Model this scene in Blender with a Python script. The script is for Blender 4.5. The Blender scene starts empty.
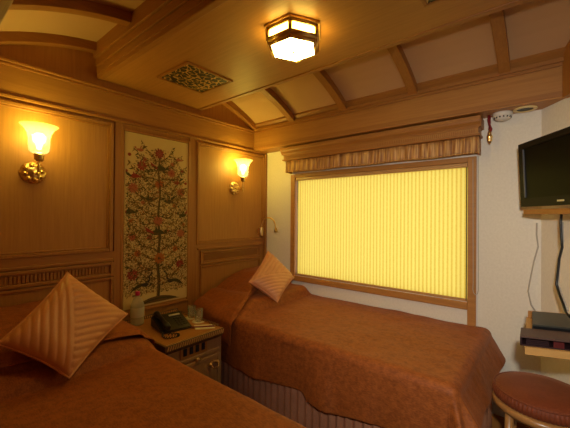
import bpy, bmesh, math, random
from mathutils import Vector, Matrix, noise
random.seed(7)
S = bpy.context.scene
COL = S.collection
PI = math.pi
LIFT = .13          # the layout below is written with the floor at z = -.13

# ------------------------------------------------------------ camera
yaw, pitch, roll = .6922, .0056, .008
F = Vector((-math.sin(yaw)*math.cos(pitch), math.cos(yaw)*math.cos(pitch), math.sin(pitch)))
R0 = Vector((math.cos(yaw), math.sin(yaw), 0)); U0 = R0.cross(F)
R = math.cos(roll)*R0 + math.sin(roll)*U0
U = -math.sin(roll)*R0 + math.cos(roll)*U0
cam = bpy.data.objects.new('camera', bpy.data.cameras.new('camera'))
COL.objects.link(cam)
cam.data.sensor_width = 36; cam.data.lens = 36*323/570; cam.data.clip_start = .02
M = Matrix((R, U, -F)).transposed().to_4x4()
M.translation = Vector((2.2977, -2.4466, 1.22+LIFT))
cam.matrix_world = M
S.camera = cam

# ------------------------------------------------------------ view, world, daylight
S.view_settings.view_transform = 'Standard'; S.view_settings.look = 'None'
S.view_settings.exposure = 0.16; S.view_settings.gamma = 1.0
W_ = bpy.data.worlds.new('sky'); S.world = W_; W_.use_nodes = True
W_.node_tree.nodes['Background'].inputs[0].default_value = (1, .93, .80, 1)
W_.node_tree.nodes['Background'].inputs[1].default_value = 1.15
SCONCE_W = 2.9
WARM = (1.0, .80, .11)
def area(name, loc, rot, sx, sy, w, col):
    l = bpy.data.lights.new(name, 'AREA'); l.shape = 'RECTANGLE'; l.size = sx; l.size_y = sy; l.energy = w; l.color = col
    o = bpy.data.objects.new(name, l); COL.objects.link(o); o.location = loc; o.rotation_euler = rot
    return o
area('daylight', (1.16, .75, 1.1), (math.radians(-90), 0, 0), 2.2, 1.6, 4.2, (1, .93, .8))

# the photographer's flash, off to the right of and above the lens
fl = bpy.data.lights.new('camera_flash', 'SPOT'); fl.energy = 76; fl.color = (1, .95, .84); fl.spot_size = math.radians(92); fl.spot_blend = 1.0; fl.shadow_soft_size = .035
flo = bpy.data.objects.new('camera_flash', fl); COL.objects.link(flo); flo.location = (2.36, -2.44, 1.42)
flo.rotation_euler = (Vector((1.95, 0, .80))-Vector((2.36, -2.44, 1.42))).to_track_quat('-Z', 'Y').to_euler()

# ------------------------------------------------------------ materials
def mat(name):
    m = bpy.data.materials.new(name); m.use_nodes = True
    return m, m.node_tree.nodes, m.node_tree.links, m.node_tree.nodes['Principled BSDF']
def plain(name, col, rough=.5, metal=0., spec=.5, **k):
    m, n, l, b = mat(name)
    b.inputs['Base Color'].default_value = (*col, 1); b.inputs['Roughness'].default_value = rough
    b.inputs['Metallic'].default_value = metal; b.inputs['Specular IOR Level'].default_value = spec
    for a, v in k.items(): b.inputs[a].default_value = v
    return m
def ramp(n, cols):
    r = n.new('ShaderNodeValToRGB'); e = r.color_ramp.elements
    while len(e) < len(cols): e.new(.5)
    for i, (p, c) in enumerate(cols): e[i].position = p; e[i].color = (*c, 1)
    return r
def wood(name, c1, c2, axis='Z', scale=1., rough=.5, coord='Object'):
    m, n, l, b = mat(name)
    tc = n.new('ShaderNodeTexCoord'); mp = n.new('ShaderNodeMapping')
    s = {'X': (1.2, 22, 22), 'Y': (22, 1.2, 22), 'Z': (22, 22, 1.2)}[axis]
    mp.inputs['Scale'].default_value = [v*scale for v in s]
    l.new(tc.outputs[coord], mp.inputs[0])
    nz = n.new('ShaderNodeTexNoise'); nz.inputs['Scale'].default_value = 3.; nz.inputs['Detail'].default_value = 6; nz.inputs['Roughness'].default_value = .65
    l.new(mp.outputs[0], nz.inputs['Vector'])
    r = ramp(n, [(.25, c2), (.5, tuple((a+b_)/2 for a, b_ in zip(c1, c2))), (.75, c1)])
    l.new(nz.outputs['Fac'], r.inputs[0]); l.new(r.outputs[0], b.inputs['Base Color'])
    b.inputs['Roughness'].default_value = rough
    bp = n.new('ShaderNodeBump'); bp.inputs['Strength'].default_value = .06; bp.inputs['Distance'].default_value = .002
    l.new(nz.outputs['Fac'], bp.inputs['Height']); l.new(bp.outputs[0], b.inputs['Normal'])
    return m
W1, W2 = (.50, .225, .052), (.38, .16, .033)
WD1, WD2 = (.42, .175, .036), (.31, .118, .022)
wood_z = wood('wood_veneer_upright', W1, W2, 'Z'); wood_x = wood('wood_veneer_along', W1, W2, 'X'); wood_y = wood('wood_veneer_across', W1, W2, 'Y')
trim_z = wood('wood_trim_upright', WD1, WD2, 'Z'); trim_x = wood('wood_trim_along', WD1, WD2, 'X'); trim_y = wood('wood_trim_across', WD1, WD2, 'Y')
stoolwood = wood('cane_wood', (.42, .20, .06), (.32, .14, .04), 'Z', 1, .3)
cream = plain('cream_ceiling_board', (.58, .345, .17), .8)
def wallpaint():
    m, n, l, b = mat('cream_wall_vinyl')
    nz = n.new('ShaderNodeTexNoise'); nz.inputs['Scale'].default_value = 180
    r = ramp(n, [(.3, (.77, .71, .60)), (.7, (.83, .77, .66))]); l.new(nz.outputs['Fac'], r.inputs[0]); l.new(r.outputs[0], b.inputs['Base Color'])
    bp = n.new('ShaderNodeBump'); bp.inputs['Strength'].default_value = .04; bp.inputs['Distance'].default_value = .001
    l.new(nz.outputs['Fac'], bp.inputs['Height']); l.new(bp.outputs[0], b.inputs['Normal']); b.inputs['Roughness'].default_value = .6
    return m
white = wallpaint()
carpet = plain('dark_brown_carpet', (.05, .022, .012), .95)
brass = plain('polished_brass', (.85, .62, .27), .3, 1.)
brass_d = plain('aged_brass', (.42, .27, .09), .35, 1.)
black = plain('black_plastic', (.006, .006, .007), .35)
blackg = plain('glossy_dark_screen', (.003, .003, .002), .35, 0., .08)
whitep = plain('white_plastic', (.75, .70, .62), .45)
silver = plain('silver_print', (.55, .50, .45), .35, .6)
redp = plain('magenta_cap', (.55, .02, .13), .4)
redc = plain('red_cord', (.22, .006, .01), .6)
paper = plain('cream_paper', (.75, .68, .50), .7)
leather = plain('brown_leather', (.085, .045, .036), .5)
leather_d = plain('dark_plum_leather', (.03, .012, .014), .4)
maroon = plain('maroon_card', (.09, .012, .013), .4)
dvdm = plain('grey_black_metal', (.055, .055, .045), .45, .3)
greyc = plain('grey_cord', (.45, .40, .33), .6)
inlay = plain('navy_inlay', (.02, .03, .05), .25)
darkw = plain('dark_carved_wood', (.10, .045, .015), .4)
lightw = plain('pale_inlay_wood', (.50, .27, .10), .4)
dark = plain('black_void', (.004, .003, .002), .9)
frost = plain('frame_silver', (.5, .48, .42), .4, .7)
def emis(name, col, st):
    m = bpy.data.materials.new(name); m.use_nodes = True; n = m.node_tree.nodes; l = m.node_tree.links
    n.remove(n['Principled BSDF']); e = n.new('ShaderNodeEmission'); e.inputs[0].default_value = (*col, 1); e.inputs[1].default_value = st
    l.new(e.outputs[0], n['Material Output'].inputs[0]); return m
lampglass = emis('lit_opal_glass', (1., .70, .20), 37.); lampside = emis('lit_opal_side_glass', (1., .74, .14), 20.)
bulbm = emis('lit_bulb', (1, .82, .35), 7.)
def fabric(name, c1, c2, rough=.75, sheen=.35, wsc=260, mott=9, spec=.25, bump=.25):
    m, n, l, b = mat(name)
    tc = n.new('ShaderNodeTexCoord')
    n1 = n.new('ShaderNodeTexNoise'); n1.inputs['Scale'].default_value = mott; n1.inputs['Detail'].default_value = 4
    n2 = n.new('ShaderNodeTexNoise'); n2.inputs['Scale'].default_value = wsc; n2.inputs['Detail'].default_value = 2
    mp = n.new('ShaderNodeMapping'); mp.inputs['Scale'].default_value = (.35, 1, 1)
    l.new(tc.outputs['Object'], mp.inputs[0]); l.new(mp.outputs[0], n2.inputs['Vector']); l.new(tc.outputs['Object'], n1.inputs['Vector'])
    ad = n.new('ShaderNodeMath'); ad.operation = 'ADD'; l.new(n1.outputs['Fac'], ad.inputs[0]); l.new(n2.outputs['Fac'], ad.inputs[1])
    ml = n.new('ShaderNodeMath'); ml.operation = 'MULTIPLY'; ml.inputs[1].default_value = .5; l.new(ad.outputs[0], ml.inputs[0])
    r = ramp(n, [(.38, c2), (.62, c1)]); l.new(ml.outputs[0], r.inputs[0]); l.new(r.outputs[0], b.inputs['Base Color'])
    b.inputs['Roughness'].default_value = rough; b.inputs['Sheen Weight'].default_value = sheen; b.inputs['Sheen Tint'].default_value = (1, .55, .35, 1); b.inputs['Sheen Roughness'].default_value = .4
    b.inputs['Specular IOR Level'].default_value = spec
    bp = n.new('ShaderNodeBump'); bp.inputs['Strength'].default_value = bump; bp.inputs['Distance'].default_value = .002
    l.new(ml.outputs[0], bp.inputs['Height']); l.new(bp.outputs[0], b.inputs['Normal'])
    return m
spread = fabric('rust_silk_bedspread', (.36, .100, .019), (.22, .056, .011), .6, .14, 210, 38, .25, .7)
skirtm = fabric('taupe_pleated_skirt', (.50, .22, .115), (.38, .155, .08), .8, .1)
satin = fabric('apricot_quilted_satin', (.68, .31, .14), (.60, .265, .115), .42, .3, 300, 6, .5, .1)
stoolm = fabric('rust_stool_fabric', (.21, .048, .016), (.15, .032, .010), .6, .12)
mattm = plain('mattress_ticking', (.5, .4, .3), .9)
def valmat():
    m, n, l, b = mat('striped_brown_gold_valance')
    tc = n.new('ShaderNodeTexCoord'); mp = n.new('ShaderNodeMapping'); mp.inputs['Scale'].default_value = (1, .2, .06)
    l.new(tc.outputs['Object'], mp.inputs[0])
    nz = n.new('ShaderNodeTexNoise'); nz.inputs['Scale'].default_value = 80; nz.inputs['Detail'].default_value = 2
    l.new(mp.outputs[0], nz.inputs['Vector'])
    r = ramp(n, [(.35, (.30, .12, .035)), (.5, (.48, .23, .07)), (.65, (.70, .42, .16))]); l.new(nz.outputs['Fac'], r.inputs[0]); l.new(r.outputs[0], b.inputs['Base Color'])
    b.inputs['Roughness'].default_value = .6
    return m
valm = valmat()
def blindmat():
    m = bpy.data.materials.new('yellow_ribbed_blind'); m.use_nodes = True; n = m.node_tree.nodes; l = m.node_tree.links
    n.remove(n['Principled BSDF'])
    tc = n.new('ShaderNodeTexCoord'); mp = n.new('ShaderNodeMapping'); l.new(tc.outputs['Object'], mp.inputs[0])
    wv = n.new('ShaderNodeTexWave'); wv.bands_direction = 'X'; wv.inputs['Scale'].default_value = 11.5; wv.inputs['Distortion'].default_value = .25; wv.inputs['Detail'].default_value = 2; wv.inputs['Detail Scale'].default_value = 8
    l.new(mp.outputs[0], wv.inputs['Vector'])
    nz = n.new('ShaderNodeTexNoise'); nz.inputs['Scale'].default_value = 140; nz.inputs['Detail'].default_value = 3; l.new(tc.outputs['Object'], nz.inputs['Vector'])
    mx = n.new('ShaderNodeMath'); mx.operation = 'MULTIPLY_ADD'; mx.inputs[1].default_value = .45; l.new(nz.outputs['Fac'], mx.inputs[0])
    m2 = n.new('ShaderNodeMath'); m2.operation = 'MULTIPLY'; m2.inputs[1].default_value = .6; l.new(wv.outputs['Fac'], m2.inputs[0]); l.new(m2.outputs[0], mx.inputs[2])
    r = ramp(n, [(.2, (.80, .56, .085)), (.62, (.97, .82, .20))]); l.new(mx.outputs[0], r.inputs[0])
    tr = n.new('ShaderNodeBsdfTranslucent'); df = n.new('ShaderNodeBsdfDiffuse'); ms = n.new('ShaderNodeMixShader'); ms.inputs[0].default_value = .3
    l.new(r.outputs[0], tr.inputs[0]); l.new(r.outputs[0], df.inputs[0]); l.new(tr.outputs[0], ms.inputs[1]); l.new(df.outputs[0], ms.inputs[2])
    l.new(ms.outputs[0], n['Material Output'].inputs[0])
    return m
blindm = blindmat()
def shademat():
    m = bpy.data.materials.new('etched_glass_shade'); m.use_nodes = True; n = m.node_tree.nodes; l = m.node_tree.links
    n.remove(n['Principled BSDF'])
    t = n.new('ShaderNodeBsdfTransparent'); t.inputs[0].default_value = (1, .97, .88, 1)
    tl = n.new('ShaderNodeBsdfTranslucent'); tl.inputs[0].default_value = (1, .93, .75, 1)
    g = n.new('ShaderNodeBsdfGlossy'); g.inputs['Roughness'].default_value = .12
    a = n.new('ShaderNodeMixShader'); a.inputs[0].default_value = .30; l.new(t.outputs[0], a.inputs[1]); l.new(tl.outputs[0], a.inputs[2])
    lw = n.new('ShaderNodeLayerWeight'); lw.inputs[0].default_value = .35
    c = n.new('ShaderNodeMixShader'); l.new(lw.outputs['Fresnel'], c.inputs[0]); l.new(a.outputs[0], c.inputs[1]); l.new(g.outputs[0], c.inputs[2])
    l.new(c.outputs[0], n['Material Output'].inputs[0]); return m
shadem = shademat()
def glassmat(name, tint, w=.15):
    m = bpy.data.materials.new(name); m.use_nodes = True; n = m.node_tree.nodes; l = m.node_tree.links
    n.remove(n['Principled BSDF'])
    t = n.new('ShaderNodeBsdfTransparent'); t.inputs[0].default_value = (*tint, 1)
    g = n.new('ShaderNodeBsdfGlossy'); g.inputs['Roughness'].default_value = .05
    d = n.new('ShaderNodeBsdfDiffuse'); d.inputs[0].default_value = (.8, .75, .65, 1)
    lw = n.new('ShaderNodeLayerWeight'); lw.inputs[0].default_value = .05
    c = n.new('ShaderNodeMixShader'); l.new(lw.outputs['Fresnel'], c.inputs[0]); l.new(t.outputs[0], c.inputs[1]); l.new(g.outputs[0], c.inputs[2])
    e = n.new('ShaderNodeMixShader'); e.inputs[0].default_value = w; l.new(c.outputs[0], e.inputs[1]); l.new(d.outputs[0], e.inputs[2])
    l.new(e.outputs[0], n['Material Output'].inputs[0]); return m
glass = glassmat('clear_glass', (.99, .99, .98), .14); pane = glassmat('window_glass', (.97, .98, .98), .0); petm = glassmat('clear_plastic_water', (.88, .85, .80), .30)
def fretmat():
    m, n, l, b = mat('pierced_brass_fretwork')
    tc = n.new('ShaderNodeTexCoord')
    v = n.new('ShaderNodeTexVoronoi'); v.feature = 'DISTANCE_TO_EDGE'; v.inputs['Scale'].default_value = 26; l.new(tc.outputs['Object'], v.inputs['Vector'])
    nz = n.new('ShaderNodeTexNoise'); nz.inputs['Scale'].default_value = 55; l.new(tc.outputs['Object'], nz.inputs['Vector'])
    ad = n.new('ShaderNodeMath'); ad.operation = 'MULTIPLY_ADD'; ad.inputs[1].default_value = .55; l.new(nz.outputs['Fac'], ad.inputs[0]); l.new(v.outputs['Distance'], ad.inputs[2])
    r = n.new('ShaderNodeMath'); r.operation = 'LESS_THAN'; r.inputs[1].default_value = .34; l.new(ad.outputs[0], r.inputs[0])
    mx = n.new('ShaderNodeMix'); mx.data_type = 'RGBA'; l.new(r.outputs[0], mx.inputs[0]); mx.inputs[6].default_value = (.006, .004, .002, 1); mx.inputs[7].default_value = (.60, .36, .09, 1)
    l.new(mx.outputs[2], b.inputs['Base Color']); b.inputs['Roughness'].default_value = .45
    return m
fret = fretmat()

# ------------------------------------------------------------ mesh helpers
def B(): return bmesh.new()
def box(bm, a, b, bev=0., mi=0, rotz=0, piv=None):
    x0, y0, z0 = a; x1, y1, z1 = b
    r = bmesh.ops.create_cube(bm, size=1)
    vs = r['verts']
    for v in vs:
        v.co = Vector(((x0+x1)/2+v.co.x*(x1-x0), (y0+y1)/2+v.co.y*(y1-y0), (z0+z1)/2+v.co.z*(z1-z0)))
    fs = {f for v in vs for f in v.link_faces}
    for f in fs: f.material_index = mi
    if bev > 0:
        es = list({e for v in vs for e in v.link_edges})
        rr = bmesh.ops.bevel(bm, geom=es, offset=bev, segments=2, affect='EDGES', profile=.5)
        for f in rr['faces']: f.material_index = mi
    return vs
def prism(bm, pts, d, mi=0):
    """pts: 3d polygon, extruded by vector d"""
    d = Vector(d); a = [bm.verts.new(p) for p in pts]; b = [bm.verts.new(Vector(p)+d) for p in pts]
    fs = [bm.faces.new(a), bm.faces.new(b[::-1])]
    for i in range(len(a)):
        j = (i+1) % len(a); fs.append(bm.faces.new((a[j], a[i], b[i], b[j])))
    for f in fs: f.material_index = mi
    bmesh.ops.recalc_face_normals(bm, faces=fs)
def tube(bm, pts, r, seg=10, mi=0, caps=True):
    pts = [Vector(p) for p in pts]; rs = r if isinstance(r, (list, tuple)) else [r]*len(pts)
    rings = []; up = None
    for i, p in enumerate(pts):
        t = (pts[min(i+1, len(pts)-1)]-pts[max(i-1, 0)]).normalized()
        if up is None: up = t.orthogonal().normalized()
        up = (up-t*up.dot(t)); up = up.normalized() if up.length > 1e-6 else t.orthogonal().normalized()
        w = t.cross(up)
        rings.append([bm.verts.new(p+(up*math.cos(2*PI*k/seg)+w*math.sin(2*PI*k/seg))*rs[i]) for k in range(seg)])
    for a, b in zip(rings, rings[1:]):
        for k in range(seg):
            f = bm.faces.new((a[k], a[(k+1) % seg], b[(k+1) % seg], b[k])); f.material_index = mi; f.smooth = True
    if caps:
        for q in (rings[0][::-1], rings[-1]):
            f = bm.faces.new(q); f.material_index = mi
def lathe(bm, prof, c=(0, 0, 0), seg=24, mi=0, axis='Z', sx=1, sy=1, wav=None, caps=True):
    c = Vector(c); rings = []
    for r, z in prof:
        ring = []
        for k in range(seg):
            a = 2*PI*k/seg; q = r if wav is None else r*(1+wav(a, z))
            x, y = q*math.cos(a)*sx, q*math.sin(a)*sy
            p = {'Z': (x, y, z), 'X': (z, x, y), 'Y': (x, z, y)}[axis]
            ring.append(bm.verts.new(c+Vector(p)))
        rings.append(ring)
    fs = []
    for a, b in zip(rings, rings[1:]):
        for k in range(seg):
            f = bm.faces.new((a[k], a[(k+1) % seg], b[(k+1) % seg], b[k])); f.material_index = mi; f.smooth = True; fs.append(f)
    if caps and prof[0][0] > 1e-5: fs.append(bm.faces.new(rings[0][::-1]))
    if caps and prof[-1][0] > 1e-5: fs.append(bm.faces.new(rings[-1]))
    for f in fs: f.material_index = mi
    bmesh.ops.recalc_face_normals(bm, faces=fs)
def grid(bm, nu, nv, fn, mi=0, closed=False):
    V = [[bm.verts.new(fn(i/nu, j/nv)) for j in range(nv+1)] for i in range(nu+1)]
    for i in range(nu):
        for j in range(nv):
            f = bm.faces.new((V[i][j], V[i+1][j], V[i+1][j+1], V[i][j+1])); f.smooth = True; f.material_index = mi
    return V
def world_of(o):
    v = Vector((0, 0, 0))
    while o is not None: v += o.location; o = o.parent
    return v
def obj(name, bm, mats, parent=None, smooth=False, origin=None):
    """link a bmesh written in layout coordinates as ONE mesh object; a top-level one gets its origin at its base"""
    if not isinstance(mats, (list, tuple)): mats = [mats]
    me = bpy.data.meshes.new(name)
    if parent is None:
        if origin is None:
            xs = [v.co for v in bm.verts]
            origin = Vector(((min(v.x for v in xs)+max(v.x for v in xs))/2, (min(v.y for v in xs)+max(v.y for v in xs))/2, min(v.z for v in xs)))
        off = Vector(origin)
    else: off = world_of(parent)
    bmesh.ops.translate(bm, verts=bm.verts, vec=-off)
    if smooth:
        for f in bm.faces: f.smooth = True
    bm.normal_update(); bm.to_mesh(me); bm.free()
    for m in mats: me.materials.append(m)
    o = bpy.data.objects.new(name, me); COL.objects.link(o)
    if parent is None: o.location = off
    else: o.parent = parent
    return o
def tag(o, label, cat, group=None):
    o['label'] = label; o['category'] = cat
    if group: o['group'] = group
    return o
def thing(name, loc, label, cat, group=None):
    o = bpy.data.objects.new(name, None); COL.objects.link(o); o.location = loc; o.empty_display_size = .05
    return tag(o, label, cat, group)
def struct(name, bm, m, parent=None, smooth=False):
    o = obj(name, bm, m, parent, smooth)
    if parent is None: o['kind'] = 'structure'
    return o
def solidify(o, t, off=-1):
    s = o.modifiers.new('thickness', 'SOLIDIFY'); s.thickness = t; s.offset = off
def dup(root, loc, label):
    r = root.copy(); COL.objects.link(r); r.location = loc; r['label'] = label
    for ch in list(root.children):
        c = ch.copy(); COL.objects.link(c); c.parent = r
        for g in ch.children:
            d = g.copy(); COL.objects.link(d); d.parent = c
    return r

# ------------------------------------------------------------ the setting
FL = -.13
YC = -1.21                                   # middle line of the vaulted ceiling
bm = B(); box(bm, (-.15, -2.75, FL-.08), (3.55, .12, FL)); struct('floor', bm, carpet)
bm = B(); box(bm, (-.12, -2.72, FL), (0, .1, 2.62)); struct('wall_left', bm, wood_z)
# window wall, with its opening
wx0, wx1, wz0, wz1 = .40, 1.865, .655, 1.585
bm = B()
for a, b in (((0, 0, FL), (wx0, .1, 2.62)), ((wx1, 0, FL), (2.245, .1, 2.62)), ((wx0, 0, FL), (wx1, .1, wz0)), ((wx0, 0, wz1), (wx1, .1, 2.62))): box(bm, a, b)
struct('wall_back', bm, white)
WE = (3.40, -2.0)
def rwx(y): return 2.245+.70*(-y)            # slanting wall that carries the television
bm = B(); prism(bm, [(2.245, 0, FL), (rwx(-1.65), -1.65, FL), (rwx(-1.65)+.1, -1.65, FL), (2.345, .1, FL), (2.245, .1, FL)], (0, 0, 2.75)); struct('wall_right', bm, white)
bm = B(); box(bm, (3.40, -2.72, FL), (3.5, -1.65, 2.62)); struct('wall_right_end', bm, wood_z)
bm = B(); box(bm, (-.12, -2.72, FL), (3.5, -2.62, 2.62)); struct('wall_front', bm, wood_z)
# vaulted ceiling
def vz(y): return 2.345-.22*abs(y-YC)**2.58
bm = B()
n = 40; y0, y1 = -2.62, 0.
yy = [y0+(y1-y0)*i/n for i in range(n+1)]
pts = [(0, y, vz(y)) for y in yy]+[(0, y1, 2.62), (0, y0, 2.62)]
prism(bm, pts, (3.5, 0, 0)); struct('ceiling', bm, cream)
# dropped flat panel down the middle
cy0, cy1 = -1.615, -.80
bm = B(); box(bm, (.0, cy0+.015, 2.11), (3.42, cy1-.015, 2.34)); struct('trim_1', bm, wood_x)
for i, (a, b, s) in enumerate(((cy0, cy0+.035, -1), (cy1-.035, cy1, 1))):
    bm = B(); box(bm, (.0, a, 2.104), (3.41, b, 2.135), .004)
    # stepped side fascia
    yb = cy0 if s < 0 else cy1
    for q0, q1, z0_, z1_ in ((-.03, .002, 2.135, 2.180), (-.03, .010, 2.183, 2.230), (-.03, .022, 2.233, 2.36)):
        box(bm, (.0, min(yb+s*q0, yb+s*q1), z0_), (3.41, max(yb+s*q0, yb+s*q1), z1_), .003)
    box(bm, (.0, min(yb-s*.03, yb-s*.006), 2.12), (3.41, max(yb-s*.03, yb-s*.006), 2.34))
    struct('trim_%d' % (2+i), bm, trim_x)
# soffit boxes over the window and opposite
sof = .172
bm = B(); prism(bm, [(.0, 0, 1.865), (2.245, 0, 1.865), (rwx(-sof), -sof, 1.865), (.0, -sof, 1.865)], (0, 0, .175))
struct('trim_4', bm, wood_x)
bm = B(); prism(bm, [(.0, -sof+.03, 2.035), (rwx(-sof), -sof+.03, 2.035), (rwx(-sof), -sof-.010, 2.035), (0, -sof-.010, 2.035)], (0, 0, .018))
prism(bm, [(.0, -sof+.03, 2.053), (rwx(-sof), -sof+.03, 2.053), (rwx(-sof), -sof-.022, 2.053), (0, -sof-.022, 2.053)], (0, 0, .022))
prism(bm, [(.0, -sof+.03, 1.873), (rwx(-sof), -sof+.03, 1.873), (rwx(-sof), -sof-.008, 1.873), (0, -sof-.008, 1.873)], (0, 0, .028))
struct('trim_5', bm, trim_x)
bm = B(); box(bm, (0, -.30, 2.02), (2.6, -.12, 2.085)); box(bm, (0, -.20, 2.0), (2.6, -.12, 2.05))
bm.free()
bm = B(); prism(bm, [(0, -sof, 2.07), (0, -sof, 2.12), (0, -sof-.030, 2.135), (0, -sof-.036, 2.105)], (2.45, 0, 0)); struct('trim_6', bm, trim_x)
bm = B(); box(bm, (0, -2.62, 1.865), (3.4, -2.235, 2.075)); struct('trim_7', bm, wood_x)
bm = B(); box(bm, (0, -2.25, 2.035), (3.4, -2.215, 2.075), .004); box(bm, (0, -2.25, 1.868), (3.4, -2.222, 1.90), .003); struct('trim_8', bm, trim_x)
# end fillet of the soffit on the right
bm = B(); prism(bm, [(rwx(-sof)-.005, -sof+.01, 1.86), (rwx(-sof)+.06, -sof-.09, 1.86), (rwx(-sof)+.02, -sof-.11, 1.86), (rwx(-sof)-.03, -sof-.012, 1.86)], (0, 0, .36)); struct('trim_9', bm, trim_z)
bm = B(); prism(bm, [(2.34, -.14, 1.865), (3.45, -1.63, 1.865), (3.40, -1.75, 1.865), (2.30, -.24, 1.865)], (0, 0, .19)); bm.free()
# ribs: a row of bent timbers on each slope
def rib(xa, xb, side, k):
    bm = B(); ya, yb = (cy1-.03, -sof-.005) if side > 0 else (cy0+.03, -2.255)
    N = 14
    def z0(y): return vz(y)-.055
    rows = []
    for i in range(N+1):
        y = ya+(yb-ya)*i/N
        rows.append([bm.verts.new((x, y, z)) for x, z in ((xa, z0(y)), (xb, z0(y)), (xb, vz(y)+.01), (xa, vz(y)+.01))])
    for a, b in zip(rows, rows[1:]):
        for q in range(4): bm.faces.new((a[q], a[(q+1) % 4], b[(q+1) % 4], b[q]))
    bm.faces.new(rows[0]); bm.faces.new(rows[-1][::-1]); bmesh.ops.recalc_face_normals(bm, faces=bm.faces[:])
    struct('trim_%d' % k, bm, trim_y)
k = 20
for side in (1, -1):
    for xc in (.025, .50, 1.02, 1.56, 2.08, 2.62, 3.15):
        if side > 0 and xc > 2.3: continue
        rib(xc-.028, xc+.028, side, k); k += 1
bm = B(); prism(bm, [(2.26, -.18, 2.07), (2.32, -.16, 2.07), (2.62, -.83, 2.07), (2.56, -.83, 2.07)], (0, 0, .25)); bm.free()
# frieze over the headboard wall
bm = B(); box(bm, (0, -2.62, 1.866), (.006, -.0, 2.03)); struct('trim_40', bm, wood_y)
bm = B()
box(bm, (0, -2.62, 1.852), (.020, 0, 1.870), .004); box(bm, (0, -2.62, 1.870), (.013, 0, 1.880), .002)
box(bm, (0, -2.62, 2.030), (.014, 0, 2.046), .004); box(bm, (0, -2.62, 2.046), (.028, 0, 2.064), .005)
struct('trim_41', bm, trim_y)
# raised panels of the headboard wall
def frame(bm, y0, y1, z0, z1, w, h, x=0., bev=.004):
    box(bm, (x, y0, z0), (x+h, y0+w, z1), bev); box(bm, (x, y1-w, z0), (x+h, y1, z1), bev)
    box(bm, (x, y0+w, z0), (x+h, y1-w, z0+w), bev); box(bm, (x, y0+w, z1-w), (x+h, y1-w, z1), bev)
def panel(y0, y1, k):
    bm = B()
    frame(bm, y0, y1, .972, 1.835, .022, .020); frame(bm, y0+.022, y1-.022, .994, 1.813, .012, .010)
    struct('trim_%d' % k, bm, trim_z)
panel(-2.56, -1.512, 42); panel(-.845, -.028, 43)
bm = B()
for a, b in ((-1.500, -1.452), (-.915, -.845)): box(bm, (0, a, FL), (.012, b, 1.852)); 
box(bm, (0, -.028, FL), (.03, .0, 1.852), .004)
struct('trim_44', bm, trim_z)
bm = B(); box(bm, (0, -2.62, .925), (.012, -1.50, .972)); box(bm, (0, -.845, .942), (.012, -.028, .972)); struct('trim_45', bm, trim_y)
bm = B()
for y0, y1, flute in ((-2.56, -1.502, True), (-.80, -.075, False)):
    if flute:
        frame(bm, y0, y1, .806, .90, .02, .02)
        nb = 52; st = (y1-y0-.08)/nb
        for i in range(nb): box(bm, (0, y0+.04+i*st+.002, .828), (.009, y0+.04+(i+1)*st-.003, .874), .003)
        box(bm, (0, y0, .905), (.016, y1, .925), .005)
        frame(bm, y0+.0, y1, .25, .80, .018, .016)
    else:
        frame(bm, y0, y1, .80, .915, .018, .018); frame(bm, y0+.018, y1-.018, .818, .897, .008, .010)
        box(bm, (0, y0-.03, .925), (.024, y1+.03, .942), .005)
        nb = 90; st = (y1-y0-.08)/nb
        for i in range(nb): box(bm, (0, y0+.04+i*st+.001, .832), (.006, y0+.04+(i+1)*st-.002, .883))
        frame(bm, y0, y1, .25, .792, .018, .014)
struct('trim_46', bm, trim_y)
# skirting boards
bm = B(); box(bm, (.0, -.016, FL), (2.24, 0, FL+.10), .003); struct('baseboard_back', bm, trim_x)
bm = B(); prism(bm, [(2.245, 0, FL), (rwx(-1.6), -1.6, FL), (rwx(-1.6)-.02, -1.6, FL), (2.225, 0, FL)], (0, 0, .10)); struct('baseboard_right', bm, trim_y)
# window
bm = B()
box(bm, (.355, -.022, .605), (.405, .06, 1.612), .004)
box(bm, (1.862, -.022, .40), (1.912, .06, 1.622), .004)
box(bm, (.405, -.022, .605), (1.862, .06, .652), .004); box(bm, (.405, -.018, 1.585), (1.862, .06, 1.622), .004)
win = struct('window_1', bm, [wood_x])
bm = B(); box(bm, (.405, .066, .652), (1.862, .072, 1.585)); obj('glass', bm, pane, win)
bm = B(); box(bm, (1.912, -.008, .40), (1.922, .0, 1.62)); obj('side_strip', bm, whitep, win)

# ------------------------------------------------------------ window dressing
bl = thing('roller_blind', (1.16, -.005, 1.55), 'glowing yellow ribbed blind pulled down over the window', 'blind')
bm = B(); grid(bm, 90, 4, lambda a, b: (.420+(1.857-.420)*a, .012+.002*math.sin(a*math.pi*2*64), .668+(1.565-.668)*b)); o = obj('blind_fabric', bm, blindm, bl)
bm = B(); box(bm, (.41, -.012, 1.556), (1.858, .03, 1.584), .004); 
obj('head_rail', bm, lightw, bl)
bm = B(); box(bm, (.412, .0, .655), (1.858, .022, .672), .003); obj('bottom_rail', bm, lightw, bl)
bm = B(); tube(bm, [(.418, .004, .66), (.418, .004, 1.56)], .0025, 6); tube(bm, [(.424, .004, .66), (.424, .004, 1.56)], .0018, 6); obj('guide_wire', bm, frost, bl)
bm = B(); tube(bm, [(1.852, .002, .66), (1.852, .002, 1.56)], .0035, 6); obj('guide_wire', bm, black, bl)
# cord loop
bm = B(); pts = []
for i in range(41):
    t = i/40; a = PI*t
    if t < .45: pts.append((1.893+.012*t, -.030, 1.60-(1.60-.75)*t/.45))
    elif t < .55: q = (t-.45)/.10; pts.append((1.912-.016*math.cos(q*PI), -.03, .75-.035*math.sin(q*PI)))
    else: q = (t-.55)/.45; pts.append((1.928-.006*q, -.03, .75+(1.70-.75)*q))
tube(bm, pts, .0022, 6); tag(obj('blind_cord', bm, greyc), 'thin pale cord loop hanging down the right side of the window frame', 'cord')
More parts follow.
